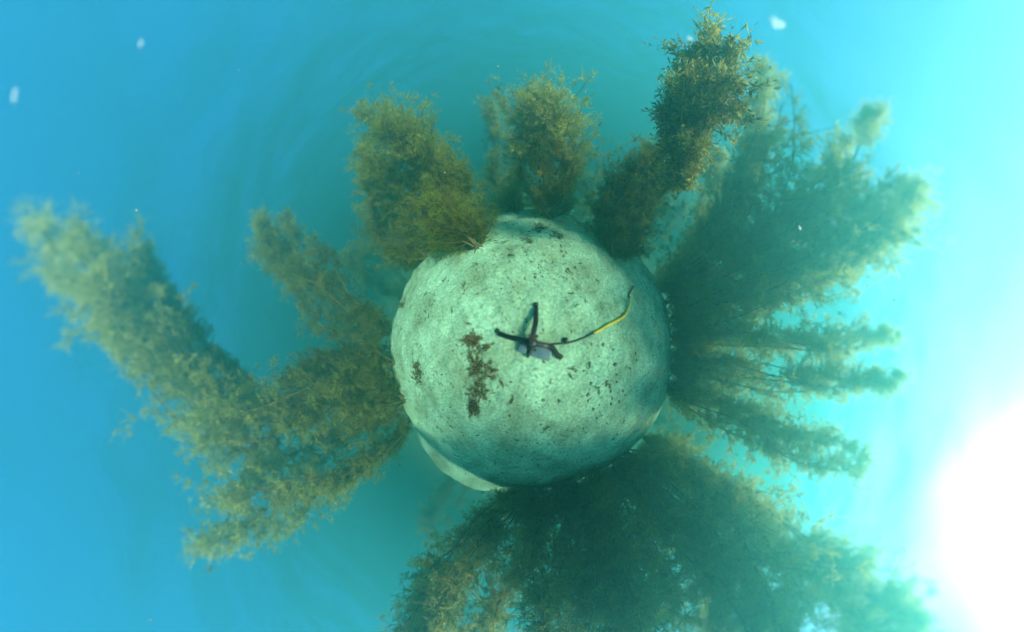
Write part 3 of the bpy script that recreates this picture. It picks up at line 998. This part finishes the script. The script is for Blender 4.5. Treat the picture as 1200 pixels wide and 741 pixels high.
pm = [pebble_mesh(400 + k) for k in range(5)]
for i in range(64):
    px = g.normal(716, 34); py = g.normal(462, 36)
    if math.hypot(px - NX, py - NY) > 150: continue
    p = ground(px, py)
    o = bpy.data.objects.new('pebble', pm[i % 5]); C.objects.link(o)
    s = g.uniform(0.005, 0.014); o.location = tuple(p + np.array([0, 0, -s * 0.15])); o.scale = (s, s, s); o.rotation_euler = (0, 0, g.uniform(0, 6.283))
    tag(o, 'small dark pebble in the stony lower right part of the sand', 'pebble', 'dark pebbles on the lower right of the sand')

# fine litter nobody could count
LV = []; LF = []
for i in range(3800):
    a = g.uniform(0, 6.283); rr = math.sqrt(g.uniform(0.0, 1)) * 2.0
    x, y = rr * math.cos(a), rr * math.sin(a)
    if vnoise(x * 2.5 + 50, y * 2.5) + 0.7 * vnoise(x * 9, y * 9 + 4) < -0.08: continue
    L = g.uniform(0.005, 0.016) * (1.7 if g.random() < 0.12 else 1); b = g.uniform(0, 6.283); w = g.uniform(0.0025, 0.006)
    dx, dy = math.cos(b), math.sin(b)
    o = len(LV); z = float(height(x, y))
    LV += [(x - dx * L, y - dy * L, z), (x + dy * w, y - dx * w, z + 0.001), (x + dx * L, y + dy * L, z + 0.002), (x - dy * w, y + dx * w, z + 0.001), (x, y, z + w * 1.4)]
    LF += [(o, o + 1, o + 4), (o + 1, o + 2, o + 4), (o + 2, o + 3, o + 4), (o + 3, o, o + 4)]
tag(mesh_obj('litter', LV, LF, M_scrap), 'fine dark weed litter sprinkled over the pale sand', 'litter', kind='stuff')

# ------------------------------------------------------------------ things adrift in the water


def drift(name, label, cat, px, py, dist, size_px, stretch=1.0, rot=0.0, seed=0, group=None):
    g = np.random.default_rng(seed)
    p = at(px, py, dist); s = size_px / px_per_rad(px, py) * np.linalg.norm(p - CAM)
    bm = bmesh.new(); bmesh.ops.create_icosphere(bm, subdivisions=3, radius=1.0)
    ph = g.uniform(0, 6, 4)
    cut = [v for v in bm.verts if v.co.z < -0.05 + 0.2 * math.sin(3 * v.co.x + ph[3])]
    bmesh.ops.delete(bm, geom=cut, context='VERTS')       # an open, see-through bell
    for v in bm.verts:
        k = 1 + 0.2 * math.sin(3 * v.co.x + ph[0]) + 0.18 * math.sin(4 * v.co.y + ph[1]) + 0.1 * math.sin(5 * v.co.z + ph[2])
        v.co = v.co * k; v.co.x *= stretch; v.co.z *= 0.5
    me = bpy.data.meshes.new(name); bm.to_mesh(me); bm.free(); me.materials.append(M_fleck)
    me.polygons.foreach_set('use_smooth', np.ones(len(me.polygons), dtype=bool))
    o = bpy.data.objects.new(name, me); C.objects.link(o)
    o.location = tuple(p); o.scale = (s, s, s); o.rotation_euler = (0, 0, rot)
    tag(o, label, cat, group)


drift('jellyfish', 'white jelly-like blob in the water above the tallest right plume', 'jellyfish', 910, 28, 2.3, 9, 1.1, 0.5, 1)
drift('drifting_fleck', 'small white fleck adrift beside the tip of the crisp frond', 'fleck', 808, 46, 2.3, 5, 1.0, 0, 2)
drift('drifting_fleck', 'white fleck adrift in front of the big right fan', 'fleck', 937, 267, 1.2, 4.5, 1.0, 0, 3)
drift('drifting_fleck', 'small white fleck high in the open blue water, upper left', 'fleck', 165, 52, 1.8, 2.6, 2.0, 0.4, 4)
drift('drifting_fleck', 'long white fleck at the far left margin of the picture', 'fleck', 17, 112, 1.75, 3.4, 2.4, 0.7, 5)

# fine specks hanging everywhere in the water
g = np.random.default_rng(91)
KV = []; KF = []
for i in range(700):
    d = g.normal(0, 1, 3); d /= np.linalg.norm(d)
    p = CAM + d * g.uniform(0.7, 2.6)
    if p[2] < float(height(p[0], p[1])) + 0.05 or p[2] > 2.9: continue
    q = g.uniform(0.0008, 0.0026)
    o = len(KV)
    for k in range(4): KV.append(p + g.normal(0, q, 3))
    KF += [(o, o + 1, o + 2), (o, o + 3, o + 1), (o, o + 2, o + 3), (o + 1, o + 3, o + 2)]
tag(mesh_obj('drifting_speck', KV, KF, M_speck, smooth=False), 'fine pale specks hanging in the water', 'specks', kind='stuff')

# ------------------------------------------------------------------ the water itself


def haze_box():
    bm = bmesh.new(); bmesh.ops.create_cube(bm, size=1.0)
    z0, z1 = -3.0, SURF_Z - 0.22
    for v in bm.verts:
        v.co.x *= 170; v.co.y *= 170; v.co.z = z0 if v.co.z < 0 else z1
    me = bpy.data.meshes.new('haze'); bm.to_mesh(me); bm.free()
    m = bpy.data.materials.new('sea_water'); m.use_nodes = True
    n = m.node_tree.nodes; l = m.node_tree.links; n.clear()
    out = n.new('ShaderNodeOutputMaterial'); pv = n.new('ShaderNodeVolumePrincipled')
    pv.inputs['Color'].default_value = (0.07, 0.44, 0.43, 1)
    pv.inputs['Density'].default_value = 0.33
    pv.inputs['Anisotropy'].default_value = 0.45
    pv.inputs['Absorption Color'].default_value = (0.0, 0.0, 0.0, 1)
    l.new(pv.outputs[0], out.inputs['Volume'])
    me.materials.append(m)
    o = bpy.data.objects.new('haze', me); C.objects.link(o)
    tag(o, 'blue green sea water dimming everything farther off', kind='stuff')


haze_box()
